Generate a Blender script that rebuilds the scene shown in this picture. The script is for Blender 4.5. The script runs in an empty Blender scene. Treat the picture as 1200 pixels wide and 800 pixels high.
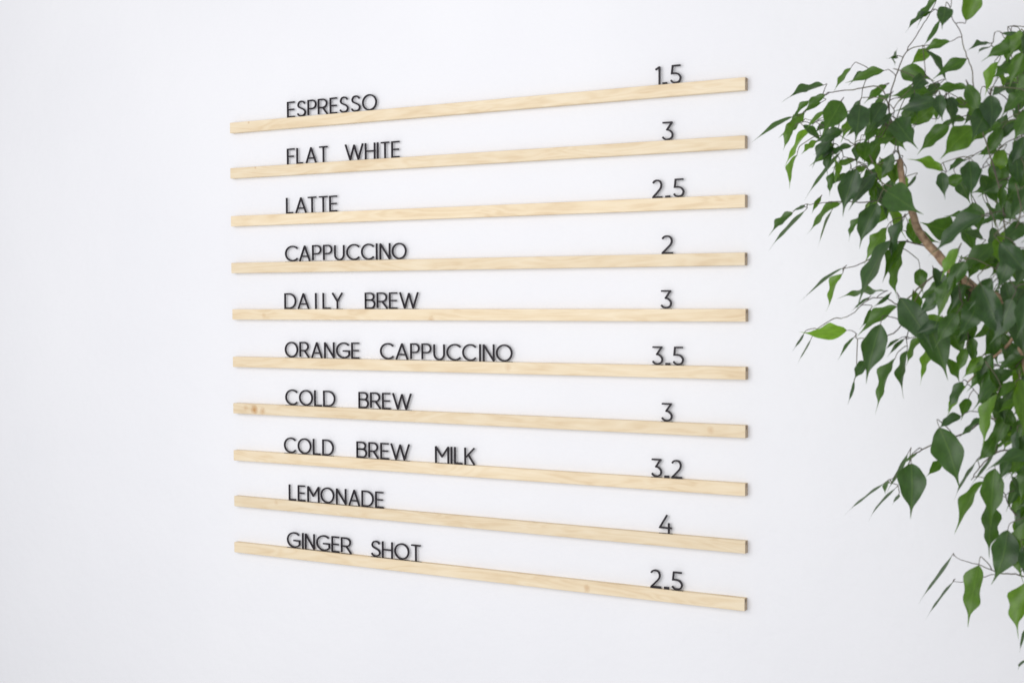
import bpy, bmesh, math, random
from mathutils import Vector, Matrix

scene = bpy.context.scene
col = scene.collection
rnd = random.Random(7)

# ------------------------------------------------------------------ camera
ZB = 1.45                                   # height of the board's middle above the floor
CAM = Vector((1.27695, -2.00098, 0.07333 + ZB))
YAW, PITCH, ROLL = 0.53465, -0.031205, -0.00509
FPX = 1667.0                                # focal length in pixels of a 1200 px wide frame
cy, sy, cp, sp = math.cos(YAW), math.sin(YAW), math.cos(PITCH), math.sin(PITCH)
FWD = Vector((-sy * cp, cy * cp, sp))
rt0 = Vector((cy, sy, 0)); up0 = rt0.cross(FWD)
RGT = rt0 * math.cos(ROLL) + up0 * math.sin(ROLL)
UPV = -rt0 * math.sin(ROLL) + up0 * math.cos(ROLL)
cd = bpy.data.cameras.new('camera')
cam = bpy.data.objects.new('camera', cd); col.objects.link(cam)
cam.matrix_world = Matrix(((RGT.x, UPV.x, -FWD.x, CAM.x), (RGT.y, UPV.y, -FWD.y, CAM.y),
                           (RGT.z, UPV.z, -FWD.z, CAM.z), (0, 0, 0, 1)))
cd.sensor_fit = 'HORIZONTAL'; cd.sensor_width = 36.0; cd.lens = FPX * 36 / 1200
cd.clip_start = 0.05; cd.clip_end = 60
cd.dof.use_dof = True; cd.dof.focus_distance = 2.38; cd.dof.aperture_fstop = 8.0
scene.camera = cam

# ------------------------------------------------------------------ light
world = bpy.data.worlds.new('World'); scene.world = world; world.use_nodes = True
bg = world.node_tree.nodes['Background']
bg.inputs[0].default_value = (0.96, 0.97, 1.0, 1); bg.inputs[1].default_value = 0.56


def area(name, loc, target, sx, sz, watts, colr):
    ld = bpy.data.lights.new(name, 'AREA'); ld.shape = 'RECTANGLE'
    ld.size, ld.size_y, ld.energy, ld.color = sx, sz, watts, colr
    o = bpy.data.objects.new(name, ld); col.objects.link(o)
    o.location = loc
    o.rotation_euler = (Vector(target) - Vector(loc)).to_track_quat('-Z', 'Y').to_euler()
    return o


area('softbox', (-0.1, -2.15, ZB + 0.30), (0.0, 0, ZB), 2.3, 1.9, 36.5, (1.0, 0.985, 0.985))
vs = scene.view_settings
vs.view_transform = 'Standard'; vs.look = 'None'; vs.gamma = 1; vs.exposure = 0; vs.use_curve_mapping = False
scene.render.engine = 'CYCLES'


def at(px, py, out):
    """Point seen at pixel (px, py) of the 1200 x 800 frame, `out` metres in front of the wall."""
    d = FWD * FPX + RGT * (px - 600) - UPV * (py - 400)
    return CAM + d * ((-out - CAM.y) / d.y)


def scale_at(p):
    return FPX / (p - CAM).dot(FWD)


# ------------------------------------------------------------------ materials
def new_mat(name):
    m = bpy.data.materials.new(name); m.use_nodes = True
    nt = m.node_tree
    return m, nt, nt.nodes, nt.links, nt.nodes['Principled BSDF']


def ramp(n, stops):
    r = n.new('ShaderNodeValToRGB')
    while len(r.color_ramp.elements) < len(stops): r.color_ramp.elements.new(0.5)
    for e, (p, c) in zip(r.color_ramp.elements, stops):
        e.position = p; e.color = (*c, 1)
    return r


def mat_wall():
    m, nt, n, l, b = new_mat('painted_plaster')
    tc = n.new('ShaderNodeTexCoord')
    n1 = n.new('ShaderNodeTexNoise'); n1.inputs['Scale'].default_value = 1.7; n1.inputs['Detail'].default_value = 5
    n2 = n.new('ShaderNodeTexNoise'); n2.inputs['Scale'].default_value = 55; n2.inputs['Detail'].default_value = 6
    n3 = n.new('ShaderNodeTexNoise'); n3.inputs['Scale'].default_value = 6; n3.inputs['Detail'].default_value = 4
    for x in (n1, n2, n3): l.new(tc.outputs['Object'], x.inputs['Vector'])
    r = ramp(n, [(0.3, (0.805, 0.808, 0.838)), (0.7, (0.848, 0.85, 0.874))])
    l.new(n1.outputs['Fac'], r.inputs[0]); l.new(r.outputs[0], b.inputs['Base Color'])
    b.inputs['Roughness'].default_value = 0.75
    add = n.new('ShaderNodeMath'); add.operation = 'MULTIPLY_ADD'; add.inputs[1].default_value = 6.0
    l.new(n3.outputs['Fac'], add.inputs[0]); l.new(n2.outputs['Fac'], add.inputs[2])
    bp = n.new('ShaderNodeBump'); bp.inputs['Strength'].default_value = 0.45; bp.inputs['Distance'].default_value = 0.0018
    l.new(add.outputs[0], bp.inputs['Height']); l.new(bp.outputs[0], b.inputs['Normal'])
    return m


def mat_wood(name, offs, base=1.0, knots=(), streak=None):
    """pale maple; offs moves each ledge to another place of the same timber; knots = [(x, z, size, strength)]"""
    m, nt, n, l, b = new_mat(name)
    tc = n.new('ShaderNodeTexCoord')
    mp = n.new('ShaderNodeMapping'); mp.inputs['Location'].default_value = offs
    l.new(tc.outputs['Object'], mp.inputs['Vector'])
    # slow figure (cathedral grain)
    ms = n.new('ShaderNodeMapping'); ms.inputs['Scale'].default_value = (5.5, 40, 40)
    l.new(mp.outputs[0], ms.inputs['Vector'])
    nz = n.new('ShaderNodeTexNoise'); nz.inputs['Scale'].default_value = 1.0; nz.inputs['Detail'].default_value = 2.0
    nz.inputs['Distortion'].default_value = 0.8
    l.new(ms.outputs[0], nz.inputs['Vector'])
    mul = n.new('ShaderNodeMath'); mul.operation = 'MULTIPLY'; mul.inputs[1].default_value = 42.0
    l.new(nz.outputs['Fac'], mul.inputs[0])
    sn = n.new('ShaderNodeMath'); sn.operation = 'SINE'; l.new(mul.outputs[0], sn.inputs[0])
    # fine fibres
    mf = n.new('ShaderNodeMapping'); mf.inputs['Scale'].default_value = (22, 900, 900)
    l.new(mp.outputs[0], mf.inputs['Vector'])
    nf = n.new('ShaderNodeTexNoise'); nf.inputs['Scale'].default_value = 1.0; nf.inputs['Detail'].default_value = 3
    l.new(mf.outputs[0], nf.inputs['Vector'])
    # blotches
    mb = n.new('ShaderNodeMapping'); mb.inputs['Scale'].default_value = (14, 60, 60)
    l.new(mp.outputs[0], mb.inputs['Vector'])
    nb = n.new('ShaderNodeTexNoise'); nb.inputs['Scale'].default_value = 1.0; nb.inputs['Detail'].default_value = 4
    l.new(mb.outputs[0], nb.inputs['Vector'])
    a1 = n.new('ShaderNodeMath'); a1.operation = 'MULTIPLY_ADD'; a1.inputs[1].default_value = 0.12
    l.new(sn.outputs[0], a1.inputs[0]); l.new(nb.outputs['Fac'], a1.inputs[2])
    a2 = n.new('ShaderNodeMath'); a2.operation = 'MULTIPLY_ADD'; a2.inputs[1].default_value = 0.35
    l.new(nf.outputs['Fac'], a2.inputs[0]); l.new(a1.outputs[0], a2.inputs[2])
    k = base
    r = ramp(n, [(0.32, (0.72 * k, 0.555 * k, 0.35 * k)), (0.62, (0.81 * k, 0.665 * k, 0.455 * k)),
                 (0.95, (0.86 * k, 0.735 * k, 0.535 * k))])
    l.new(a2.outputs[0], r.inputs[0])
    colr = r.outputs[0]
    for (kx, kz, ks, kst) in knots:
        sub = n.new('ShaderNodeVectorMath'); sub.operation = 'SUBTRACT'; sub.inputs[1].default_value = (kx, 0, kz)
        l.new(tc.outputs['Object'], sub.inputs[0])
        sc = n.new('ShaderNodeVectorMath'); sc.operation = 'MULTIPLY'; sc.inputs[1].default_value = (1 / ks, 0, 0.9 / ks)
        l.new(sub.outputs[0], sc.inputs[0])
        wn = n.new('ShaderNodeTexNoise'); wn.inputs['Scale'].default_value = 260
        l.new(tc.outputs['Object'], wn.inputs['Vector'])
        ln = n.new('ShaderNodeVectorMath'); ln.operation = 'LENGTH'; l.new(sc.outputs[0], ln.inputs[0])
        ad = n.new('ShaderNodeMath'); ad.operation = 'MULTIPLY_ADD'; ad.inputs[1].default_value = 0.55
        l.new(wn.outputs['Fac'], ad.inputs[0]); l.new(ln.outputs['Value'], ad.inputs[2])
        rr = ramp(n, [(0.35, (kst, kst, kst)), (0.75, (0.35 * kst,) * 3), (1.25 / 1.3, (0, 0, 0))])
        l.new(ad.outputs[0], rr.inputs[0])
        mx = n.new('ShaderNodeMix'); mx.data_type = 'RGBA'
        l.new(rr.outputs[0], mx.inputs['Factor']); l.new(colr, mx.inputs['A'])
        mx.inputs['B'].default_value = (0.50, 0.27, 0.10, 1)
        colr = mx.outputs['Result']
    l.new(colr, b.inputs['Base Color'])
    b.inputs['Roughness'].default_value = 0.55
    bp = n.new('ShaderNodeBump'); bp.inputs['Strength'].default_value = 0.12; bp.inputs['Distance'].default_value = 0.0006
    l.new(nf.outputs['Fac'], bp.inputs['Height']); l.new(bp.outputs[0], b.inputs['Normal'])
    return m


def mat_end():
    m, nt, n, l, b = new_mat('maple_end_grain')
    tc = n.new('ShaderNodeTexCoord')
    w = n.new('ShaderNodeTexNoise'); w.inputs['Scale'].default_value = 420; w.inputs['Detail'].default_value = 3
    l.new(tc.outputs['Object'], w.inputs['Vector'])
    r = ramp(n, [(0.3, (0.40, 0.30, 0.205)), (0.7, (0.60, 0.48, 0.345))])
    l.new(w.outputs['Fac'], r.inputs[0]); l.new(r.outputs[0], b.inputs['Base Color'])
    b.inputs['Roughness'].default_value = 0.8
    return m


def mat_black():
    m, nt, n, l, b = new_mat('black_acrylic')
    b.inputs['Base Color'].default_value = (0.017, 0.013, 0.018, 1)
    b.inputs['Roughness'].default_value = 0.45
    b.inputs['Specular IOR Level'].default_value = 0.25
    return m


def mat_leaf(kind='OBJECT'):
    m, nt, n, l, b = new_mat('fig_leaf')
    uv = n.new('ShaderNodeUVMap'); uv.uv_map = 'leaf'
    sep = n.new('ShaderNodeSeparateXYZ'); l.new(uv.outputs[0], sep.inputs[0])
    info = n.new('ShaderNodeObjectInfo')
    # per-leaf tone, deep blue green to yellow green; bright end paints in backlight
    r = ramp(n, [(0.0, (0.024, 0.060, 0.026)), (0.35, (0.028, 0.078, 0.015)), (0.6, (0.036, 0.098, 0.008)), (0.8, (0.060, 0.140, 0.010)),
                 (1.0, (0.105, 0.235, 0.020))])
    l.new(info.outputs['Random'], r.inputs[0])
    attr = n.new('ShaderNodeAttribute'); attr.attribute_type = kind; attr.attribute_name = 'leaf_tone'
    l.new(attr.outputs['Fac'], r.inputs[0])
    # side veins: bands running forward from the midrib
    ab = n.new('ShaderNodeMath'); ab.operation = 'ABSOLUTE'; l.new(sep.outputs[0], ab.inputs[0])
    v1 = n.new('ShaderNodeMath'); v1.operation = 'MULTIPLY_ADD'; v1.inputs[1].default_value = -0.30
    l.new(ab.outputs[0], v1.inputs[0]); l.new(sep.outputs[1], v1.inputs[2])
    v2 = n.new('ShaderNodeMath'); v2.operation = 'MULTIPLY'; v2.inputs[1].default_value = 95; l.new(v1.outputs[0], v2.inputs[0])
    v3 = n.new('ShaderNodeMath'); v3.operation = 'SINE'; l.new(v2.outputs[0], v3.inputs[0])
    mid = n.new('ShaderNodeMapRange'); mid.inputs['From Min'].default_value = 0.012; mid.inputs['From Max'].default_value = 0.035
    mid.inputs['To Min'].default_value = 1; mid.inputs['To Max'].default_value = 0
    l.new(ab.outputs[0], mid.inputs['Value'])
    nz = n.new('ShaderNodeTexNoise'); nz.inputs['Scale'].default_value = 5; nz.inputs['Detail'].default_value = 3
    l.new(uv.outputs[0], nz.inputs['Vector'])
    vv = n.new('ShaderNodeMapRange'); vv.inputs['From Min'].default_value = 0.3; vv.inputs['From Max'].default_value = 0.7
    vv.inputs['To Min'].default_value = 0.82; vv.inputs['To Max'].default_value = 1.2
    l.new(nz.outputs['Fac'], vv.inputs['Value'])
    mm = n.new('ShaderNodeVectorMath'); mm.operation = 'SCALE'; l.new(r.outputs[0], mm.inputs[0]); l.new(vv.outputs[0], mm.inputs['Scale'])
    mx = n.new('ShaderNodeMix'); mx.data_type = 'RGBA'
    mf = n.new('ShaderNodeMath'); mf.operation = 'MULTIPLY'; mf.inputs[1].default_value = 0.12
    l.new(mid.outputs[0], mf.inputs[0]); l.new(mf.outputs[0], mx.inputs['Factor'])
    l.new(mm.outputs[0], mx.inputs['A']); mx.inputs['B'].default_value = (0.16, 0.27, 0.07, 1)
    l.new(mx.outputs['Result'], b.inputs['Base Color'])
    b.inputs['Roughness'].default_value = 0.38
    b.inputs['Specular IOR Level'].default_value = 0.65
    hb = n.new('ShaderNodeMath'); hb.operation = 'MULTIPLY_ADD'; hb.inputs[1].default_value = 0.35
    l.new(v3.outputs[0], hb.inputs[0]); l.new(mid.outputs[0], hb.inputs[2])
    bp = n.new('ShaderNodeBump'); bp.inputs['Strength'].default_value = 0.10; bp.inputs['Distance'].default_value = 0.0006
    l.new(hb.outputs[0], bp.inputs['Height']); l.new(bp.outputs[0], b.inputs['Normal'])
    tr = n.new('ShaderNodeBsdfTranslucent')
    tcx = n.new('ShaderNodeVectorMath'); tcx.operation = 'MULTIPLY'; tcx.inputs[1].default_value = (2.9, 2.5, 0.7)
    l.new(mx.outputs['Result'], tcx.inputs[0]); l.new(tcx.outputs[0], tr.inputs['Color'])
    ms = n.new('ShaderNodeMixShader'); ms.inputs[0].default_value = 0.40
    l.new(b.outputs[0], ms.inputs[1]); l.new(tr.outputs[0], ms.inputs[2])
    l.new(ms.outputs[0], n['Material Output'].inputs['Surface'])
    return m


def mat_bark():
    m, nt, n, l, b = new_mat('fig_bark')
    tc = n.new('ShaderNodeTexCoord')
    w = n.new('ShaderNodeTexNoise'); w.inputs['Scale'].default_value = 160; w.inputs['Detail'].default_value = 5
    l.new(tc.outputs['Object'], w.inputs['Vector'])
    r = ramp(n, [(0.3, (0.17, 0.10, 0.062)), (0.7, (0.42, 0.29, 0.185))])
    l.new(w.outputs['Fac'], r.inputs[0]); l.new(r.outputs[0], b.inputs['Base Color'])
    b.inputs['Roughness'].default_value = 0.8
    bp = n.new('ShaderNodeBump'); bp.inputs['Strength'].default_value = 0.4; bp.inputs['Distance'].default_value = 0.001
    l.new(w.outputs['Fac'], bp.inputs['Height']); l.new(bp.outputs[0], b.inputs['Normal'])
    return m


def mat_twig():
    m, nt, n, l, b = new_mat('fig_twig')
    tc = n.new('ShaderNodeTexCoord')
    w = n.new('ShaderNodeTexNoise'); w.inputs['Scale'].default_value = 40
    l.new(tc.outputs['Object'], w.inputs['Vector'])
    r = ramp(n, [(0.35, (0.075, 0.055, 0.05)), (0.65, (0.12, 0.115, 0.06))])
    l.new(w.outputs['Fac'], r.inputs[0]); l.new(r.outputs[0], b.inputs['Base Color'])
    b.inputs['Roughness'].default_value = 0.6
    return m


M_WALL, M_END, M_BLACK, M_LEAF, M_BARK, M_TWIG = mat_wall(), mat_end(), mat_black(), mat_leaf(), mat_bark(), mat_twig()


def mesh_obj(name, bm, mats, parent=None, smooth=False):
    me = bpy.data.meshes.new(name); bm.to_mesh(me); bm.free()
    for m in (mats if isinstance(mats, (list, tuple)) else [mats]): me.materials.append(m)
    if smooth: me.polygons.foreach_set('use_smooth', [True] * len(me.polygons))
    o = bpy.data.objects.new(name, me); col.objects.link(o)
    if parent: o.parent = parent
    return o


def tag(o, label, cat, group=None):
    o['label'] = label; o['category'] = cat
    if group: o['group'] = group
    return o


# ------------------------------------------------------------------ wall
bm = bmesh.new()
bmesh.ops.create_cube(bm, size=1)
for v in bm.verts:
    v.co = Vector((v.co.x * 7.0, v.co.y * 0.12 + 0.06, v.co.z * 3.0 + 1.5))
wall = mesh_obj('wall', bm, M_WALL); wall['kind'] = 'structure'

# ------------------------------------------------------------------ ledges
RAIL_H, RAIL_D, RAIL_L = 0.019, 0.011, 1.0
GY0, GY1, GDEPTH = -0.0074, -0.0036, 0.0065        # the groove that holds the letters
ROWS = [  # item, price, z left, z right, x shift
    ('ESPRESSO', '1.5', .3851, .3858, .0000), ('FLAT WHITE', '3', .3023, .3004, -.0003),
    ('LATTE', '2.5', .2147, .2134, -.0002), ('CAPPUCCINO', '2', .1290, .1279, -.0005),
    ('DAILY BREW', '3', .0439, .0445, .0008), ('ORANGE CAPPUCCINO', '3.5', -.0432, -.0416, .0007),
    ('COLD BREW', '3', -.1287, -.1284, .0004), ('COLD BREW MILK', '3.2', -.2154, -.2149, .0001),
    ('LEMONADE', '4', -.3002, -.3008, .0002), ('GINGER SHOT', '2.5', -.3857, -.3870, -.0008)]
KNOTS = {6: [(-.449, -.001, .014, 1.0), (-.430, -.003, .012, .6), (-.470, .002, .010, .35), (.445, .0, .010, .35)], 9: [(.235, -.002, .011, .5)],
         4: [(-.06, -.0095, .012, .5), (-.425, -.002, .009, .3)], 5: [(.09, .001, .012, .3)], 8: [(-.40, .004, .008, .3)],
         0: [(-.455, .007, .004, .5)], 1: [(-.44, .008, .005, .5)]}


def ledge_mesh():
    c = 0.0006
    h2, d = RAIL_H / 2, RAIL_D
    prof = [(0, -h2 + c), (-c, -h2), (-d + c, -h2), (-d, -h2 + c), (-d, h2 - c), (-d + c, h2),
            (GY0, h2), (GY0, h2 - GDEPTH), (GY1, h2 - GDEPTH), (GY1, h2), (-c, h2), (0, h2 - c)]
    bm = bmesh.new()
    xs = [-RAIL_L / 2, -RAIL_L / 2 + c, RAIL_L / 2 - c, RAIL_L / 2]
    rings = []
    for i, x in enumerate(xs):
        k = c * 0.55 if i in (0, 3) else 0
        ring = []
        for (y, z) in prof:
            yy = min(max(y, -d + k), -k * 0) if not (GY0 - 1e-6 <= y <= GY1 + 1e-6) else y
            zz = min(max(z, -h2 + k), h2 - k)
            ring.append(bm.verts.new((x, yy, zz)))
        rings.append(ring)
    m = len(prof)
    for a, b in zip(rings, rings[1:]):
        for j in range(m):
            bm.faces.new((a[j], a[(j + 1) % m], b[(j + 1) % m], b[j]))
    f0 = bm.faces.new(rings[0][::-1]); f1 = bm.faces.new(rings[-1])
    for f in (f0, f1): f.material_index = 1
    bmesh.ops.triangulate(bm, faces=[f0, f1])
    bmesh.ops.recalc_face_normals(bm, faces=bm.faces)
    return bm


ledges = []
for i, (item, price, zl, zr, xs) in enumerate(ROWS):
    wood = mat_wood('maple_ledge_%d' % i, (i * 3.37, i * 0.71, i * 1.93), rnd.uniform(0.92, 1.03), KNOTS.get(i, ()))
    o = mesh_obj('letter_ledge', ledge_mesh(), [wood, M_END])
    o.location = (xs, 0, (zl + zr) / 2 + ZB)
    o.rotation_euler = (0, -math.atan((zr - zl) / RAIL_L), 0)
    tag(o, 'pale maple wall ledge holding %s and the price %s' % (item, price), 'wooden ledge', 'maple letter ledges')
    ledges.append(o)

# ------------------------------------------------------------------ letters
CAP, SINK, STROKE = 0.0287, -0.0006, 0.0025
LF, LB = -0.0069, -0.0041                          # front and back of a letter


def arc(cx, cy_, rx, ry, a0, a1, n=14):
    return [(cx + rx * math.cos(math.radians(a0 + (a1 - a0) * k / n)), cy_ + ry * math.sin(math.radians(a0 + (a1 - a0) * k / n)))
            for k in range(n + 1)]


def crom(p, n=5):
    out = []
    q = [p[0]] + list(p) + [p[-1]]
    for i in range(1, len(q) - 2):
        p0, p1, p2, p3 = q[i - 1], q[i], q[i + 1], q[i + 2]
        for k in range(n):
            t = k / n
            out.append(tuple(0.5 * (2 * b + (c - a) * t + (2 * a - 5 * b + 4 * c - d) * t * t + (3 * b - a - 3 * c + d) * t ** 3)
                             for a, b, c, d in zip(p0, p1, p2, p3)))
    out.append(tuple(p[-1]))
    return out


S_CURVE = crom([(.93, .83), (.76, .96), (.5, 1), (.22, .94), (.08, .76), (.2, .61), (.5, .52), (.83, .41), (.98, .24), (.83, .07), (.5, 0), (.2, .04), (0, .17)])
GLYPH = {
    'E': [[(1, 1), (0, 1), (0, 0), (1, 0)], [(0, .5), (.93, .5)]],
    'S': [S_CURVE],
    'P': [[(0, 0), (0, 1), (.45, 1)] + arc(.55, .72, .45, .28, 90, -90, 12) + [(0, .44)]],
    'R': [[(0, 0), (0, 1), (.4, 1)] + arc(.5, .72, .45, .28, 90, -90, 12) + [(0, .44)], [(.5, .44), (1, 0)]],
    'O': ['closed', arc(.5, .5, .5, .5, 0, 360, 36)[:-1]],
    'C': [arc(.575, .5, .575, .5, 43, 317, 26)],
    'G': [arc(.56, .5, .56, .5, 45, 325, 26) + [(1, .30), (1, .46), (.50, .46)]],
    'F': [[(1, 1), (0, 1), (0, 0)], [(0, .5), (.88, .5)]],
    'L': [[(0, 1), (0, 0), (1, 0)]],
    'A': [[(0, 0), (.5, 1), (1, 0)], [(.17, .29), (.83, .29)]],
    'T': [[(0, 1), (1, 1)], [(.5, 1), (.5, 0)]],
    'W': [[(0, 1), (.26, 0), (.5, .97), (.74, 0), (1, 1)]],
    'H': [[(0, 0), (0, 1)], [(1, 0), (1, 1)], [(0, .5), (1, .5)]],
    'I': [[(.5, 0), (.5, 1)]],
    'U': [[(0, 1)] + arc(.5, .36, .5, .36, 180, 360, 16) + [(1, 1)]],
    'N': [[(0, 0), (0, 1), (1, 0), (1, 1)]],
    'D': ['closed', [(0, 0), (0, 1), (.35, 1)] + arc(.4, .5, .6, .5, 90, -90, 18) + [(.35, 0)]],
    'Y': [[(0, 1), (.5, .46), (1, 1)], [(.5, .46), (.5, 0)]],
    'B': [[(0, .54), (.5, .54)] + arc(.55, .77, .36, .23, -90, 90, 10) + [(.4, 1), (0, 1), (0, 0), (.5, 0)]
          + arc(.6, .27, .4, .27, -90, 90, 10) + [(0, .541)]],
    'M': [[(0, 0), (0, 1), (.5, .36), (1, 1), (1, 0)]],
    'K': [[(0, 0), (0, 1)], [(1, 1), (.05, .40)], [(.36, .60), (1, 0)]],
    '1': [[(0, .86), (.86, 1), (.86, 0)]],
    '2': [crom([(0, .84), (.18, .96), (.45, 1), (.76, .94), (.91, .74), (.83, .53), (.55, .33), (0, 0)]) + [(1, 0)]],
    '3': [[(0, 1), (.93, 1)] + crom([(.44, .57), (.70, .53), (.93, .40), (1, .26), (.9, .09), (.55, 0), (.22, .03), (0, .16)])],
    '4': [[(.58, 1), (0, .27), (1, .27)], [(.76, .57), (.76, 0)]],
    '5': [[(.96, 1), (.17, 1), (.09, .55)] + crom([(.42, .56), (.75, .50), (.97, .33), (.97, .2), (.82, .05), (.5, 0), (.2, .03), (0, .16)])],
}


def ribbon(pts, s, closed):
    """two offset sides of a stroke of width s with mitred, or at sharp corners bevelled, joints"""
    n = len(pts); h = s / 2
    V = [Vector(p) for p in pts]
    left, right = [], []
    for i in range(n):
        d0 = (V[i] - V[i - 1]) if (closed or i > 0) else None
        d1 = (V[(i + 1) % n] - V[i]) if (closed or i < n - 1) else None
        if d0 is None: d0 = d1
        if d1 is None: d1 = d0
        d0 = d0.normalized(); d1 = d1.normalized()
        n0 = Vector((-d0.y, d0.x)); n1 = Vector((-d1.y, d1.x))
        cosang = n0.dot(n1)
        m = n0 + n1
        if m.length < 1e-6: m = n0.copy()
        m.normalize()
        ml = h / max(m.dot(n0), 0.15)
        if closed or ml / h <= 1.55:
            left.append([V[i] + m * ml]); right.append([V[i] - m * ml])
        else:
            turn = d0.x * d1.y - d0.y * d1.x
            e = h * 0.45
            if turn > 0:   # turns left: outer side is right
                left.append([V[i] + m * ml]); right.append([V[i] - n0 * h + d0 * e, V[i] - n1 * h - d1 * e])
            else:
                right.append([V[i] - m * ml]); left.append([V[i] + n0 * h + d0 * e, V[i] + n1 * h - d1 * e])
    return left, right


def extrude_poly(bm, poly, y0, y1):
    a = [bm.verts.new((p.x, y0, p.y)) for p in poly]
    b = [bm.verts.new((p.x, y1, p.y)) for p in poly]
    n = len(poly); fs = [bm.faces.new(a), bm.faces.new(b[::-1])]
    for i in range(n): bm.faces.new((a[i], b[i], b[(i + 1) % n], a[(i + 1) % n]))
    bmesh.ops.triangulate(bm, faces=fs)


def ribbon_solid(bm, lf, rg, y0, y1):
    """solid stroke from the two offset sides: a quad per segment, a wedge at each bevelled joint"""
    F = lambda p, y: bm.verts.new((p.x, y, p.y))
    l0 = [[F(p, y0) for p in g] for g in lf]; r0 = [[F(p, y0) for p in g] for g in rg]
    l1 = [[F(p, y1) for p in g] for g in lf]; r1 = [[F(p, y1) for p in g] for g in rg]
    n = len(lf)
    for i in range(n - 1):
        for L, R in ((l0, r0), (l1, r1)):
            bm.faces.new((L[i][-1], L[i + 1][0], R[i + 1][0], R[i][-1]))
    for i in range(n):
        for L, R in ((l0, r0), (l1, r1)):
            if len(L[i]) == 2: bm.faces.new((L[i][0], L[i][1], R[i][0]))
            if len(R[i]) == 2: bm.faces.new((R[i][0], R[i][1], L[i][0]))
    for A, B in ((l0, l1), (r0, r1)):
        fa = [v for g in A for v in g]; fb = [v for g in B for v in g]
        for k in range(len(fa) - 1): bm.faces.new((fa[k], fa[k + 1], fb[k + 1], fb[k]))
    bm.faces.new((l0[0][0], r0[0][0], r1[0][0], l1[0][0])); bm.faces.new((l0[-1][-1], l1[-1][-1], r1[-1][-1], r0[-1][-1]))


def glyph_mesh(ch, w):
    bm = bmesh.new()
    H = CAP + SINK
    if ch == '.':
        extrude_poly(bm, [Vector((0, -.0045)), Vector((w, -.0045)), Vector((w, .0037)), Vector((0, .0037))], LF, LB)
    else:
        s = STROKE
        strokes = GLYPH[ch]; closed = strokes[0] == 'closed'
        if closed: strokes = strokes[1:]
        for k, st in enumerate(strokes):
            pts = [(s / 2 + u * max(w - s, 0), -SINK + s / 2 + v * (H - s)) for (u, v) in st]
            if not closed:   # run free ends out to the full box
                for e, q in ((0, 1), (-1, -2)):
                    p, r = Vector(pts[e]), Vector(pts[q]); d = (p - r).normalized()
                    if len(st) < 8 and abs(st[e][1] - round(st[e][1])) < 1e-3 and abs(d.y) > .5: p = p + d * s / 2
                    pts[e] = tuple(p)
            lf, rg = ribbon(pts, s, closed)
            y0, y1 = LF + k * 6e-5, LB - k * 6e-5
            if closed:
                m = len(pts)
                a = [bm.verts.new((q[0].x, y0, q[0].y)) for q in lf]; b = [bm.verts.new((q[0].x, y0, q[0].y)) for q in rg]
                c = [bm.verts.new((q[0].x, y1, q[0].y)) for q in lf]; d = [bm.verts.new((q[0].x, y1, q[0].y)) for q in rg]
                for i in range(m):
                    j = (i + 1) % m
                    bm.faces.new((a[i], a[j], b[j], b[i])); bm.faces.new((c[i], d[i], d[j], c[j]))
                    bm.faces.new((a[i], c[i], c[j], a[j])); bm.faces.new((b[i], b[j], d[j], d[i]))
            else:
                ribbon_solid(bm, lf, rg, y0, y1)
        # foot strip that stands in the groove
        lo = -.0048
        extrude_poly(bm, [Vector((0, lo)), Vector((w, lo)), Vector((w, .0005)), Vector((0, .0005))], LF + 2e-4, LB - 2e-4)
    bmesh.ops.recalc_face_normals(bm, faces=bm.faces)
    return bm


# left and right edge of every letter as measured on the photograph, in pixels
EDGES = [
    ['ESPRESSO', [(336, 346.3), (347.5, 359), (360, 371.3), (372, 384.5), (386, 396), (397.3, 409), (410.8, 423), (424, 442)]],
    ['FLATWHITE', [(336, 346.3), (347, 355.8), (358, 371.2), (373.2, 385), (404, 426.3), (427.3, 440.3), (441.3, 444), (445.4, 457.2), (458.3, 469.2)]],
    ['LATTE', [(335, 344.3), (346, 359.7), (360, 371.8), (373, 385), (385.7, 396.2)]],
    ['CAPPUCCINO', [(334, 350), (350.5, 364.2), (365.7, 377.3), (378.5, 390), (391.5, 404.3), (405.8, 422.3), (423, 439.2), (440.2, 443), (444.7, 458), (459, 477)]],
    ['DAILYBREW', [(333.3, 347.9), (349, 363), (369, 372), (378, 388.4), (389.2, 402.3), (427.5, 440.5), (441.5, 455), (455.8, 466.7), (468, 491)]],
    ['ORANGECAPPUCCINO', [(334, 350.2), (351.2, 363.3), (365, 378.5), (380, 392.8), (394, 410.8), (411.8, 422.3), (445.4, 462.4), (463.7, 479), (480.8, 492.5), (494, 506.3), (508, 522), (523.2, 541), (541.7, 559), (561.3, 564.2), (565.8, 580), (581.2, 601.2)]],
    ['COLDBREW', [(334.7, 350), (350.8, 367.7), (368.5, 378.3), (379, 394), (420.3, 433), (434, 447), (448, 458.8), (460, 483)]],
    ['COLDBREWMILK', [(333.3, 348.2), (349.3, 366), (367, 377), (378, 392.2), (418, 431), (432, 444.5), (446, 457), (458, 481), (510, 527), (528, 531), (532.3, 543), (544.3, 557)]],
    ['LEMONADE', [(339, 348.3), (349.5, 359.2), (360.7, 375.5), (376.2, 393), (394.2, 407), (409, 422.7), (424, 439), (440, 450.8)]],
    ['GINGERSHOT', [(337, 353.2), (354.5, 357.2), (358, 370.2), (371.3, 388), (389, 399.2), (400, 413), (435, 447.3), (448, 461.3), (462.5, 480.7), (481.5, 494.5)]],
]
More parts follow.
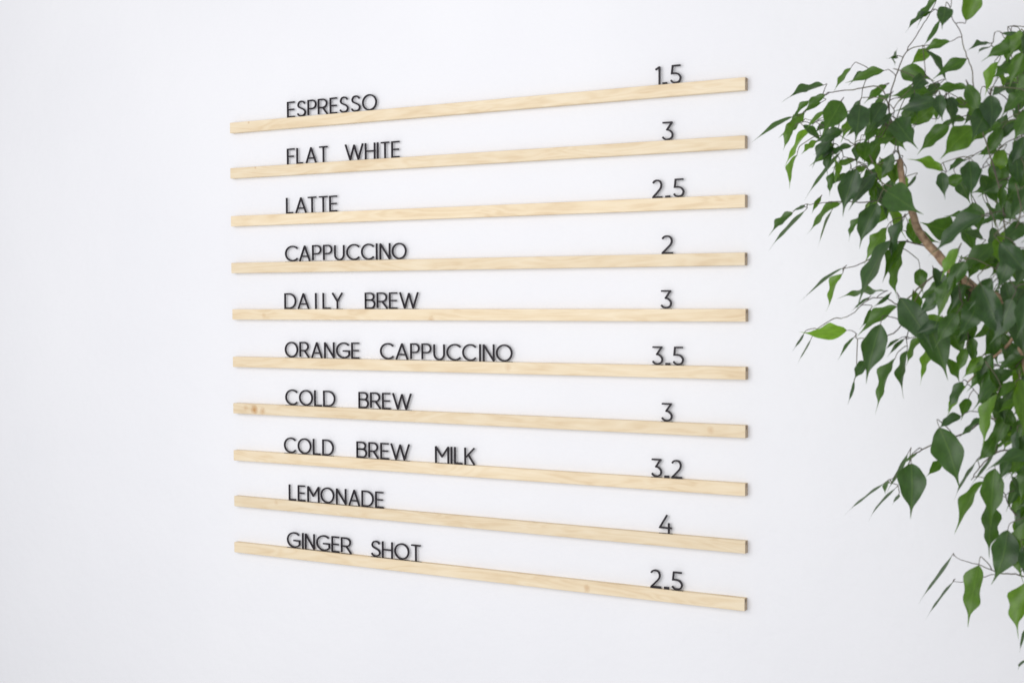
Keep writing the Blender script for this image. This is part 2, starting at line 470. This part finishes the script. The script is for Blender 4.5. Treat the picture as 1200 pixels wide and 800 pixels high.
PRICE = [[(767, 775), (776.2, 782.2), (785, 799)], [(775.2, 789.5)], [(764, 777.3), (779.5, 785.7), (788.5, 802.5)], [(775, 789.7)],
         [(773.7, 787.7)], [(763.7, 777.5), (779.5, 785.7), (788, 802)], [(774.5, 788.5)], [(762.8, 776.3), (778.3, 784.3), (786.5, 800.2)],
         [(772, 788.5)], [(762, 775.7), (778, 784.2), (786.5, 800.7)]]
ORD = ['first', 'second', 'third', 'fourth', 'fifth', 'sixth', 'seventh', 'eighth', 'ninth', 'tenth']
WHICH = {'CAPPUCCINO': 'plain CAPPUCCINO', 'COLD BREW': 'plain COLD BREW'}


def place_glyph(i, ch, x0, x1, name, label, cat, group):
    o_l = ledges[i]
    zt = o_l.location.z + RAIL_H / 2
    py = 400 + (0.04 - (zt - ZB)) * 800          # rough row height, only the column matters
    a = at(x0, py, -LF); b = at(x1, py, -LB)
    w = max(b.x - a.x, STROKE)
    o = mesh_obj(name, glyph_mesh(ch, w), M_BLACK)
    slope = -o_l.rotation_euler.y
    o.location = (a.x, 0, zt + (a.x - o_l.location.x) * math.tan(slope))
    o.rotation_euler = (0, -slope + rnd.uniform(-.006, .006), 0)
    tag(o, label, cat, group)


for i, (item, price, zl, zr, xs) in enumerate(ROWS):
    k = 0
    where = WHICH.get(item, item)
    for word in item.split():
        for q, ch in enumerate(word):
            x0, x1 = EDGES[i][1][k]; k += 1
            lab = 'black letter %s, %s letter of %s on the %s ledge' % (ch, ORD[q], word, where)
            place_glyph(i, ch, x0, x1, 'letter', lab, 'letter', 'black letters standing on the ledges')
    for q, ch in enumerate(price):
        x0, x1 = PRICE[i][q]
        if ch == '.':
            place_glyph(i, ch, x0, x1, 'decimal_point', 'small black decimal point in the price %s of %s' % (price, where), 'decimal point', 'black price pieces')
        else:
            pos = '' if len(price) == 1 else ('before the point in ' if q == 0 else 'after the point in ')
            lab = ('black digit %s, the whole price of %s' % (ch, where)) if not pos else 'black digit %s %sthe price %s of %s' % (ch, pos, price, where)
            place_glyph(i, ch, x0, x1, 'digit', lab, 'digit', 'black price pieces')

# ------------------------------------------------------------------ weeping fig
TREE = bpy.data.objects.new('weeping_fig', None); col.objects.link(TREE)
tag(TREE, 'leafy weeping fig with glossy green leaves growing in front of the white wall', 'tree')


def tube(bm, pts, radii, sides=6):
    rings = []
    for i, p in enumerate(pts):
        t = (pts[min(i + 1, len(pts) - 1)] - pts[max(i - 1, 0)]).normalized()
        a = t.cross(Vector((0.31, 0.9, 0.2))).normalized(); b = t.cross(a)
        rings.append([bm.verts.new(p + (a * math.cos(2 * math.pi * k / sides) + b * math.sin(2 * math.pi * k / sides)) * radii[i]) for k in range(sides)])
    for r0, r1 in zip(rings, rings[1:]):
        for k in range(sides):
            bm.faces.new((r0[k], r0[(k + 1) % sides], r1[(k + 1) % sides], r1[k]))
    bm.faces.new(rings[0][::-1]); bm.faces.new(rings[-1])


def smooth3(pts, n=5):
    return [Vector(p) for p in crom([tuple(p) for p in pts], n)]


PLANT_OUT = 0.05
# branches: (px, py, metres out from the wall), radius at start and end, bark or twig
BRANCH = [
    ('trunk', [(1262, 1150, .30), (1255, 900, .30), (1240, 700, .29), (1226, 540, .29), (1212, 440, .28), (1196, 385, .27)], .017, .0085),
    ('branch', [(1196, 385, .27), (1172, 352, .26), (1140, 336, .25), (1112, 313, .25), (1092, 291, .245), (1077, 272, .245), (1069, 248, .24),
                (1059, 222, .24), (1054, 187, .24)], .0072, .0036),
    ('branch', [(1196, 385, .27), (1215, 330, .28), (1222, 250, .28), (1224, 160, .28), (1232, 60, .28), (1240, -60, .28)], .008, .004),
    ('branch', [(1226, 540, .29), (1190, 505, .26), (1160, 490, .25), (1130, 508, .24), (1095, 520, .24), (1071, 533, .235), (1064, 546, .235)], .0023, .0010),
    ('branch', [(1172, 352, .26), (1176, 320, .27), (1180, 290, .29), (1196, 250, .31), (1190, 215, .32)], .0022, .001),
    ('branch', [(1054, 187, .24), (1050, 160, .24), (1042, 130, .235), (1045, 105, .23), (1056, 73, .22), (1070, 47, .21), (1089, 18, .2), (1100, -6, .2)], .0020, .0008),
    ('branch', [(1180, 290, .29), (1172, 225, .29), (1155, 165, .27), (1143, 123, .26), (1139, 84, .26), (1130, 58, .26), (1126, 38, .26), (1115, 20, .26), (1114, 10, .26), (1117, -8, .26)], .0017, .0007),
    ('branch', [(1042, 130, .235), (1032, 103, .23), (1000, 105, .22), (972, 109, .21), (950, 124, .2), (936, 136, .2)], .0015, .0007),
    ('branch', [(1054, 187, .24), (1030, 192, .24), (1016, 188, .23), (1000, 169, .23), (982, 158, .22), (960, 145, .22), (944, 139, .21)], .0016, .0007),
    ('branch', [(1059, 222, .24), (1035, 215, .25), (1020, 200, .25), (1005, 190, .24), (988, 183, .23)], .0016, .0008),
    ('branch', [(1069, 248, .24), (1040, 236, .25), (1010, 237, .24), (985, 236, .23), (962, 238, .22), (946, 240, .21)], .0016, .0007),
    ('branch', [(1092, 291, .245), (1060, 283, .25), (1040, 290, .25), (1012, 308, .24), (988, 315, .23)], .0018, .0008),
    ('branch', [(1112, 313, .25), (1085, 330, .26), (1056, 356, .26), (1040, 350, .25), (1020, 350, .24), (998, 368, .23), (985, 373, .22)], .0020, .0007),
    ('branch', [(1085, 330, .26), (1065, 365, .27), (1050, 388, .26), (1028, 396, .25), (1003, 396, .24)], .0018, .0008),
    ('branch', [(1140, 336, .25), (1125, 370, .26), (1105, 385, .26), (1080, 393, .25), (1062, 397, .24)], .0020, .0008),
    ('branch', [(1196, 385, .27), (1180, 405, .27), (1165, 418, .26), (1150, 432, .25), (1134, 448, .24)], .0025, .0008),
    ('branch', [(1226, 540, .29), (1200, 528, .27), (1168, 530, .26), (1148, 548, .25), (1138, 562, .25)], .0024, .0008),
    ('branch', [(1240, 700, .29), (1215, 640, .27), (1200, 612, .26), (1186, 598, .26), (1178, 580, .26), (1170, 560, .26)], .0022, .0008),
    ('branch', [(1240, 700, .29), (1200, 675, .25), (1172, 671, .23), (1146, 661, .22), (1127, 656, .21), (1117, 650, .21)], .0018, .0006),
    ('branch', [(1172, 671, .23), (1150, 676, .22), (1130, 681, .21), (1117, 681, .21)], .0009, .0006),
    ('branch', [(1240, 700, .29), (1222, 705, .27), (1206, 735, .25), (1204, 770, .24)], .0016, .0007),
    ('branch', [(1064, 546, .235), (1050, 556, .23), (1040, 566, .22)], .0010, .0006),
    ('branch', [(1222, 250, .28), (1205, 200, .28), (1195, 140, .27), (1192, 90, .26), (1176, 42, .25), (1166, 38, .25)], .0018, .0006),
]
SK = []          # skeleton points, to hang the leaves on
for kind, pts, r0, r1 in BRANCH:
    P = smooth3([at(x, y, d + PLANT_OUT) for x, y, d in pts], 6)
    n = len(P)
    wob = r0 * 0.10 if r0 > .0024 else .0006
    P = [p + Vector((rnd.uniform(-1, 1), rnd.uniform(-1, 1), rnd.uniform(-1, 1))) * wob * (0 if k in (0, n - 1) else 1) for k, p in enumerate(P)]
    rs = 1.0 if r0 > .0024 else .62
    rad = [rs * r0 + (rs * r1 - rs * r0) * (k / (n - 1)) ** .8 for k in range(n)]
    b2 = bmesh.new(); tube(b2, P, rad, 10 if r0 > .004 else 6)
    mesh_obj(kind, b2, M_BARK if r0 > .0024 else M_TWIG, TREE, True)
    if kind == 'branch': SK += P

# hand placed leaves: base, tip (pixels), width (pixels), tone 0 dark .. 1 bright as if backlit, metres out
LEAF = [
    (1132, 24, 1146, -34, 25, .75, .26), (1113, 49, 1076, 63, 12, .6, .25), (1088, 59, 1066, 77, 17, .85, .23), (1055, 83, 1096, 95, 22, .6, .25),
    (1133, 69, 1091, 94, 14, .55, .25), (1086, 60, 1114, 101, 8, .1, .27), (1108, 8, 1103, 34, 19, .15, .29), (1101, 24, 1080, 57, 6, .3, .22),
    (1092, 14, 1060, 39, 7, .15, .21), (1098, -2, 1074, 33, 8, .4, .22), (1051, 66, 1039, 69, 4, .2, .21), (1047, 66, 1052, 56, 4, .2, .21),
    (1046, 68, 1049, 78, 3, .2, .21), (1199, 51, 1149, 72, 20, .6, .27), (1174, 39, 1202, 47, 6, .2, .25), (1160, 51, 1133, 59, 7, .2, .24),
    (1170, 73, 1153, 113, 14, .97, .24), (1199, 61, 1181, 106, 19, .65, .27), (1204, 74, 1190, 107, 13, .6, .26),
    (965, 100, 916, 119, 9, .2, .2), (997, 80, 976, 108, 7, .6, .21), (1018, 83, 994, 100, 8, .2, .22), (1036, 83, 990, 97, 13, .6, .22),
    (1039, 100, 1011, 122, 10, .65, .23), (967, 111, 941, 132, 11, .6, .21), (948, 118, 927, 142, 7, .65, .2), (929, 137, 880, 167, 6, .35, .19),
    (943, 132, 912, 161, 13, .65, .2), (931, 149, 917, 176, 10, .8, .2), (950, 150, 918, 196, 8, .9, .2), (986, 119, 962, 158, 29, .55, .27),
    (1008, 123, 1003, 167, 28, .12, .28), (1036, 121, 1019, 152, 22, .15, .28), (1043, 110, 1021, 126, 8, .65, .24), (941, 147, 966, 168, 10, .2, .22),
    (978, 157, 951, 197, 15, .15, .24), (957, 165, 938, 181, 8, .9, .21), (934, 182, 924, 222, 8, .85, .2), (1017, 167, 1013, 192, 21, .6, .25),
    (998, 171, 967, 185, 8, .2, .24), (985, 178, 942, 235, 5, .35, .22), (1002, 187, 974, 197, 8, .8, .23), (977, 201, 971, 230, 9, .5, .22),
    (1003, 198, 987, 254, 27, .1, .27), (1027, 203, 994, 248, 17, .12, .25), (943, 240, 926, 248, 4, .2, .21), (929, 249, 900, 277, 10, .5, .2),
    (943, 247, 900, 294, 5, .3, .2), (962, 231, 951, 251, 6, .7, .21), (985, 238, 944, 275, 10, .7, .22), (975, 246, 957, 292, 3, .4, .22),
    (1028, 238, 1006, 291, 27, .12, .28), (1009, 254, 994, 283, 9, .5, .25), (1041, 240, 1018, 268, 17, .6, .24), (1039, 267, 1012, 309, 17, .8, .24),
    (1059, 257, 1041, 309, 15, .15, .27), (1043, 282, 1002, 362, 18, .3, .27), (1062, 283, 1033, 331, 17, .5, .25), (1056, 298, 1051, 353, 15, .6, .25),
    (988, 314, 937, 353, 4, .15, .22), (987, 321, 967, 365, 9, .85, .22), (1036, 341, 981, 349, 8, .6, .24), (1019, 348, 996, 366, 3, .2, .23),
    (1043, 344, 1021, 361, 5, .15, .24), (1020, 362, 1007, 386, 6, .4, .23), (992, 387, 937, 389, 19, 1.0, .23), (942, 391, 928, 412, 3, .1, .22),
    (951, 396, 934, 427, 2, .1, .22), (1051, 359, 1003, 394, 17, .6, .27), (1032, 380, 1014, 449, 32, .15, .3), (1001, 395, 981, 423, 4, .3, .23),
    (1054, 397, 1036, 411, 4, .2, .24), (1060, 397, 1039, 419, 5, .2, .24), (1049, 420, 1024, 484, 13, .55, .25), (1063, 411, 1058, 468, 10, .35, .25),
    (1081, 395, 1060, 431, 10, .7, .25), (1092, 403, 1078, 452, 11, .85, .24), (1001, 446, 993, 475, 4, .1, .24), (1016, 424, 1000, 446, 14, .1, .28),
    (1055, 349, 1094, 414, 33, .08, .3), (1086, 374, 1111, 446, 36, .3, .26), (1150, 334, 1181, 403, 34, .08, .36), (1106, 374, 1131, 422, 27, .5, .24),
    (1123, 291, 1101, 329, 14, .92, .33), (1119, 320, 1094, 386, 6, .7, .33), (1151, 254, 1087, 299, 22, .1, .36), (1121, 271, 1079, 260, 30, .55, .23),
    (1064, 261, 1073, 287, 11, .65, .22), (1151, 252, 1111, 253, 17, .4, .3), (1172, 284, 1207, 326, 27, .08, .38), (1166, 284, 1119, 331, 19, .5, .27),
    (1176, 299, 1160, 326, 17, .5, .25), (1083, 91, 1067, 109, 19, .15, .28), (1091, 112, 1038, 113, 17, .6, .25), (1099, 119, 1047, 131, 19, .15, .29),
    (1096, 124, 1061, 149, 17, .7, .24), (1133, 103, 1087, 107, 12, .55, .25), (1139, 126, 1107, 115, 12, .7, .25), (1101, 111, 1105, 143, 18, .15, .29),
    (1161, 112, 1160, 156, 26, .12, .3), (1156, 129, 1137, 166, 29, .12, .31), (1112, 147, 1074, 181, 19, .6, .25), (1141, 149, 1103, 187, 31, .72, .26),
    (1049, 140, 1075, 174, 31, .25, .28), (1176, 101, 1160, 113, 10, .2, .28), (1202, 104, 1171, 139, 16, .5, .29), (1192, 144, 1167, 171, 13, .1, .26),
    (1105, 200, 1063, 186, 14, .88, .25), (1104, 202, 1108, 234, 16, .12, .28), (1136, 189, 1138, 234, 27, .15, .29), (1109, 213, 1136, 204, 16, .55, .25),
    (1181, 211, 1145, 231, 18, .5, .27), (1188, 174, 1196, 226, 21, .12, .31), (1039, 224, 1079, 252, 36, .4, .28), (1032, 186, 1053, 223, 14, .75, .23),
    (1073, 206, 1059, 225, 4, .1, .24), (1151, 417, 1127, 444, 17, .92, .26), (1128, 447, 1110, 482, 13, .3, .24), (1132, 452, 1106, 494, 7, .85, .25),
    (1162, 415, 1147, 464, 21, .3, .25), (1159, 431, 1132, 459, 11, .55, .25), (1201, 424, 1167, 424, 19, .65, .26), (1186, 434, 1137, 483, 20, .45, .29),
    (1169, 462, 1150, 527, 17, .85, .31), (1195, 444, 1198, 514, 27, .75, .33), (1135, 467, 1127, 493, 15, .55, .25), (1126, 487, 1097, 503, 13, .1, .28),
    (1152, 490, 1123, 513, 8, .2, .25), (1181, 484, 1164, 530, 19, .45, .26), (1101, 501, 1124, 573, 37, .35, .27), (1068, 543, 1067, 606, 35, .12, .27),
    (1104, 539, 1085, 558, 12, .5, .23), (1166, 513, 1145, 541, 19, .4, .25), (1153, 564, 1118, 625, 15, .7, .25), (1166, 549, 1162, 617, 29, .5, .28),
    (1158, 588, 1159, 654, 21, .3, .26), (1181, 621, 1163, 685, 33, .3, .29), (1201, 577, 1193, 619, 15, .6, .26), (1202, 611, 1199, 687, 25, .6, .27),
    (1147, 662, 1134, 734, 24, .72, .25), (1207, 681, 1192, 748, 27, .78, .26), (1116, 650, 1076, 707, 4, .1, .21), (1117, 681, 1084, 726, 3, .1, .21),
    (1204, 734, 1194, 766, 4, .1, .24), (1206, 771, 1193, 784, 4, .1, .24), (1064, 531, 1038, 578, 5, .1, .22), (1036, 566, 989, 603, 3, .1, .21),
    (1050, 571, 1017, 611, 3, .1, .22), (1041, 563, 1037, 579, 6, .4, .22), (1053, 579, 1045, 591, 4, .2, .22), (1144, 540, 1118, 586, 4, .1, .24),
    (1166, 529, 1136, 571, 4, .1, .24), (1207, 529, 1154, 551, 14, .12, .35), (1075, 530, 1058, 545, 4, .4, .23), (1160, 55, 1146, 63, 4, .2, .24),
    (1112, 330, 1072, 355, 15, .5, .25), (1098, 342, 1075, 372, 16, .2, .29), (1135, 330, 1150, 372, 22, .35, .25), (1128, 345, 1108, 392, 20, .45, .25),
    (1078, 315, 1082, 345, 17, .5, .24), (1145, 300, 1133, 330, 16, .55, .26), (1200, 340, 1172, 372, 24, .2, .3), (1190, 372, 1200, 420, 22, .3, .28),
    (1160, 385, 1170, 430, 20, .5, .26), (1135, 392, 1140, 432, 14, .45, .25), (1200, 262, 1172, 290, 22, .3, .3), (1168, 238, 1196, 262, 20, .25, .29),
    (1200, 200, 1176, 240, 20, .4, .28), (1160, 195, 1180, 222, 18, .5, .26), (1175, 150, 1150, 186, 18, .45, .26), (1200, 160, 1184, 196, 20, .2, .3),
    (1168, 170, 1144, 182, 12, .55, .25), (1020, 212, 1038, 246, 18, .5, .24), (1046, 180, 1030, 212, 14, .3, .26), (1070, 150, 1052, 172, 14, .5, .25),
    (1040, 150, 1062, 178, 18, .6, .24), (1190, 530, 1204, 572, 18, .4, .27), (1186, 558, 1200, 590, 12, .2, .26), (1172, 478, 1196, 505, 16, .5, .26),
    (1200, 490, 1184, 528, 20, .4, .28), (1146, 462, 1172, 492, 14, .5, .25), (1186, 410, 1204, 446, 18, .6, .27),
    (1132, 306, 1106, 350, 20, .45, .33), (1162, 326, 1132, 366, 22, .2, .34), (1112, 326, 1098, 372, 18, .55, .32), (1186, 296, 1166, 344, 22, .12, .35),
    (1150, 350, 1120, 398, 26, .3, .32), (1186, 350, 1160, 404, 26, .15, .36), (1206, 345, 1190, 398, 24, .1, .37), (1122, 366, 1096, 408, 22, .4, .31),
    (1192, 452, 1176, 500, 18, .5, .26), (1206, 508, 1188, 556, 20, .25, .28), (1176, 440, 1150, 478, 16, .6, .24), (1164, 474, 1180, 518, 16, .35, .24),
    (1188, 500, 1150, 520, 14, .45, .24), (1200, 556, 1178, 600, 18, .35, .26), (1212, 590, 1186, 640, 20, .45, .25), (1198, 640, 1208, 690, 20, .3, .28),
    (1186, 536, 1170, 566, 14, .15, .27), (1206, 470, 1186, 488, 14, .6, .26), (1204, 395, 1178, 438, 20, .4, .27), (1174, 395, 1148, 420, 16, .55, .25),
    (1110, 420, 1126, 452, 12, .5, .25), (1132, 408, 1122, 440, 14, .6, .26), (1208, 545, 1196, 590, 16, .55, .29),
    (1206, 300, 1186, 340, 20, .15, .33), (1206, 220, 1180, 262, 22, .35, .31), (1206, 130, 1186, 168, 20, .5, .3), (1204, 85, 1196, 130, 18, .6, .29),
    (1178, 330, 1192, 372, 20, .2, .32), (1150, 205, 1172, 246, 18, .3, .28), (1128, 262, 1146, 300, 18, .4, .25),
]
# finer foliage on the side that reaches towards the ledges
for k in range(34):
    v = rnd.random(); bx = rnd.uniform(958, 1062) ; by = 118 + (bx - 958) * -.12 + rnd.uniform(0, 1) * (60 + (bx - 958) * 1.25)
    a = math.radians(rnd.gauss(122, 24)); ln = rnd.uniform(24, 40)
    LEAF.append((bx, by, bx + math.cos(a) * ln, by + math.sin(a) * ln, ln * rnd.uniform(.14, .42), rnd.choice((.15, .3, .5, .65, .8)), rnd.uniform(.16, .27)))
# the thick of the crown, kept out of the openings through which the wall shows
DENSE = [(1030, 112), (1085, 84), (1135, 98), (1165, 40), (1210, 30), (1210, 680), (1185, 640), (1170, 560), (1130, 500), (1150, 460), (1120, 428), (1060, 400),
         (1040, 350), (1052, 318), (1010, 262), (1000, 195), (1000, 140)]
OPEN = [(1077, 163, 15), (1092, 232, 20), (1068, 314, 15), (1122, 236, 12), (1148, 172, 10), (1112, 470, 24), (1150, 505, 8), (1078, 200, 10),
        (1036, 395, 16), (1122, 76, 24), (1150, 96, 10), (1150, 30, 22), (1172, 60, 6), (1098, 430, 10), (1158, 420, 8), (1145, 258, 5), (1162, 330, 7), (1020, 150, 6), (1175, 120, 9),
        (1110, 300, 5), (1012, 245, 8), (1100, 160, 8), (1150, 545, 12), (1180, 545, 6), (1135, 535, 10)]


def inside(x, y):
    c = False
    for (x0, y0), (x1, y1) in zip(DENSE, DENSE[1:] + DENSE[:1]):
        if (y0 > y) != (y1 > y) and x < (x1 - x0) * (y - y0) / (y1 - y0) + x0: c = not c
    return c and all((x - ox) ** 2 + (y - oy) ** 2 > r * r for ox, oy, r in OPEN)


made = 0
while made < 150:
    bx = 1210 - 210 * rnd.random() ** 1.35; by = rnd.uniform(30, 640)
    a = math.radians(rnd.gauss(105, 42)); ln = rnd.uniform(27, 46); w = ln * rnd.uniform(.22, .5)
    ca, sa = math.cos(a), math.sin(a)
    if not all(inside(bx + ca * ln * t - sa * u * w, by + sa * ln * t + ca * u * w) for t, u in ((0, 0), (.35, -.5), (.35, .5), (.7, 0), (1, 0))): continue
    LEAF.append((bx, by, bx + ca * ln, by + sa * ln, w, rnd.choice((.1, .3, .45, .5, .6, .7, .8)), rnd.uniform(.12, .30))); made += 1

# the crown goes on past what the photograph shows, to the trunk's other side
for k in range(90):
    bx = rnd.uniform(1210, 1400); by = rnd.uniform(-150, 760)
    if rnd.random() < abs(bx - 1240) / 200: continue
    a = math.radians(rnd.gauss(90 + (by < 60) * rnd.choice((-60, 60, 150)), 38)); ln = rnd.uniform(36, 62)
    LEAF.append((bx, by, bx + math.cos(a) * ln, by + math.sin(a) * ln, ln * rnd.uniform(.15, .48), rnd.random() ** 1.2, rnd.uniform(.12, .45)))
HALF = [(0, .03), (.04, .16), (.11, .31), (.22, .445), (.35, .5), (.47, .46), (.58, .365), (.67, .235), (.74, .125), (.81, .055), (.90, .028), (1, .004)]


HALF = [(t, max(w, .003)) for t, w in crom(HALF, 2)]


def leaf_mesh(seed, slim=False):
    r = random.Random(seed)
    fold = r.uniform(.15, .75); arch = r.uniform(-.04, .20); wave = r.uniform(.08, .24); ph = r.uniform(0, 6); curl = r.uniform(-.10, .10)
    bend = r.uniform(-.09, .09); ftw = r.uniform(5, 9); twist = r.uniform(-.7, .7); hook = r.uniform(-.07, .07); lop = r.uniform(.86, 1.14)
    if slim: fold, wave, twist, bend = r.uniform(.05, .2), r.uniform(.02, .08), r.uniform(-.25, .25), r.uniform(-.35, .35)
    bm = bmesh.new(); uvl = bm.loops.layers.uv.new('leaf')
    rows = []
    for t, hw in HALF:
        row = []
        tip = max(0, (t - .7) / .3) ** 2
        cx = bend * math.sin(math.pi * t) + hook * tip
        cz = arch * math.sin(math.pi * t) + curl * math.sin(2 * math.pi * t) - .06 * tip
        tw = twist * (t - .35); c_, s_ = math.cos(tw), math.sin(tw)
        for u in (-1, -.55, 0, .55, 1):
            x = u * hw * (lop if u > 0 else 2 - lop) * (1 + .07 * math.sin(17 * t + ph + u))
            z = fold * abs(u) ** 1.3 * hw * .9 + wave * math.sin(ftw * 2 * t + ph + (1.9 if u > 0 else 0)) * abs(u) ** 2 * hw * 1.6
            x *= 1 - .16 * fold * abs(u)
            row.append(bm.verts.new((cx + x * c_ - z * s_, t + .03 * math.sin(9 * t + ph) * abs(u) * hw, cz + x * s_ + z * c_)))
        rows.append((t, hw, row))
    for (t0, h0, a), (t1, h1, b) in zip(rows, rows[1:]):
        for j in range(4):
            f = bm.faces.new((a[j], a[j + 1], b[j + 1], b[j]))
            us = (-1, -.55, 0, .55, 1)
            for lp, uvv in zip(f.loops, ((us[j] * h0, t0), (us[j + 1] * h0, t0), (us[j + 1] * h1, t1), (us[j] * h1, t1))): lp[uvl].uv = uvv
    me = bpy.data.meshes.new('leaf'); bm.to_mesh(me); bm.free()
    me.materials.append(M_LEAF)
    me.polygons.foreach_set('use_smooth', [True] * len(me.polygons))
    return me


VARIANTS = [leaf_mesh(100 + k) for k in range(26)]
SLIM = [leaf_mesh(300 + k, True) for k in range(8)]
nodes = []
jv, jf, ja, juv = [], [], [], []
for (bx, by, tx, ty, wpx, leaf_tone, out) in LEAF:
    out += PLANT_OUT + rnd.uniform(-.012, .012)
    B = at(bx, by, out); s = scale_at(B)
    T = at(tx, ty, out)
    view = (CAM - B).normalized()
    lapp = (T - B).length
    # true length at least twice the seen width: a short wide outline is a leaf pointing at us
    T = B + (T - B)
    inpl = (T - B) - view * (T - B).dot(view)
    lapp = inpl.length; w = wpx / s
    L = max(lapp, w / .52, .034 if wpx > 5 else .03)
    dep = math.sqrt(max(L * L - lapp * lapp, 0))
    axis = (inpl + view * dep * (1 if leaf_tone < .5 else .6)).normalized()
    L = (inpl + view * dep * (1 if leaf_tone < .5 else .6)).length
    thin = wpx <= 6
    W = max(w, L * (rnd.uniform(.17, .24) if thin else rnd.uniform(.38, .46)))
    side0 = axis.cross(view).normalized(); n0 = side0.cross(axis)
    if n0.dot(view) < 0: n0 = -n0; side0 = -side0
    rho = math.acos(min(1, w / W))
    best = None
    for sg in (1, -1):
        s_ = side0 * math.cos(rho) + n0 * math.sin(rho) * sg
        n_ = n0 * math.cos(rho) - side0 * math.sin(rho) * sg
        if best is None or n_.z > best[1].z: best = (s_, n_)
    s_, n_ = best
    if s_.cross(axis).dot(n_) < 0: s_ = -s_
    me = rnd.choice(SLIM if thin else VARIANTS)
    leaf_tone = max(0.0, min(1.0, leaf_tone + rnd.uniform(-.08, .08)))
    Mx = Matrix(((s_.x * W, axis.x * L, n_.x * L, B.x), (s_.y * W, axis.y * L, n_.y * L, B.y), (s_.z * W, axis.z * L, n_.z * L, B.z), (0, 0, 0, 1)))
    # z of the unit leaf is measured in widths for the fold, so scale it by the mean of the two
    zsc = W * .75
    for rr in range(3): Mx[rr][2] = (n_.x, n_.y, n_.z)[rr] * zsc
    if len(nodes) < 296:
        o = bpy.data.objects.new('leaf', me); col.objects.link(o); o.parent = TREE
        o['leaf_tone'] = leaf_tone; o.matrix_world = Mx
    else:                                   # past the limit: real leaves, joined into one part
        base_i = len(jv)
        jv += [Mx @ v.co for v in me.vertices]
        for p in me.polygons:
            jf.append([base_i + q for q in p.vertices]); ja.append(leaf_tone)
            juv += [tuple(me.uv_layers['leaf'].data[li].uv) for li in p.loop_indices]
    nodes.append((B, axis))

if jf:
    me = bpy.data.meshes.new('leaves'); me.from_pydata(jv, [], jf)
    uvl = me.uv_layers.new(name='leaf')
    for k, q in enumerate(juv): uvl.data[k].uv = q
    at_ = me.attributes.new('leaf_tone', 'FLOAT', 'FACE'); at_.data.foreach_set('value', ja)
    me.materials.append(mat_leaf('GEOMETRY')); me.polygons.foreach_set('use_smooth', [True] * len(me.polygons))
    o = bpy.data.objects.new('leaves', me); col.objects.link(o); o.parent = TREE; o['kind'] = 'stuff'

# petioles and twigs: join every leaf to the nearest wood, nearest first
todo = list(range(len(nodes)))
near = []
for i in todo:
    B = nodes[i][0]
    j = min(range(len(SK)), key=lambda q: (SK[q] - B).length_squared)
    near.append(((SK[j] - B).length, SK[j]))
twigs = bmesh.new()
left = set(todo)
while left:
    i = min(left, key=lambda q: near[q][0]); left.discard(i)
    B, ax = nodes[i]; d, P = near[i]
    if d > .16: continue
    mid = (B + P) / 2 + Vector((0, 0, .12 * d)) - ax * min(.012, d * .35) * .4
    q = B - ax * min(.010, d * .3)
    pts = smooth3([P, (P + mid) / 2 + Vector((0, 0, .03 * d)), (mid + q) / 2, q, B + ax * .0015], 3)
    r0 = .0007 if d > .03 else .0006
    tube(twigs, pts, [r0 + (.00045 - r0) * k / (len(pts) - 1) for k in range(len(pts))], 5)
    new = [pts[k] for k in range(2, len(pts) - 3, 2)]
    for j in left:
        for p in new:
            e = (p - nodes[j][0]).length
            if e < near[j][0]: near[j] = (e, p)
tw = mesh_obj('twigs', twigs, M_TWIG, TREE, True); tw['kind'] = 'stuff'
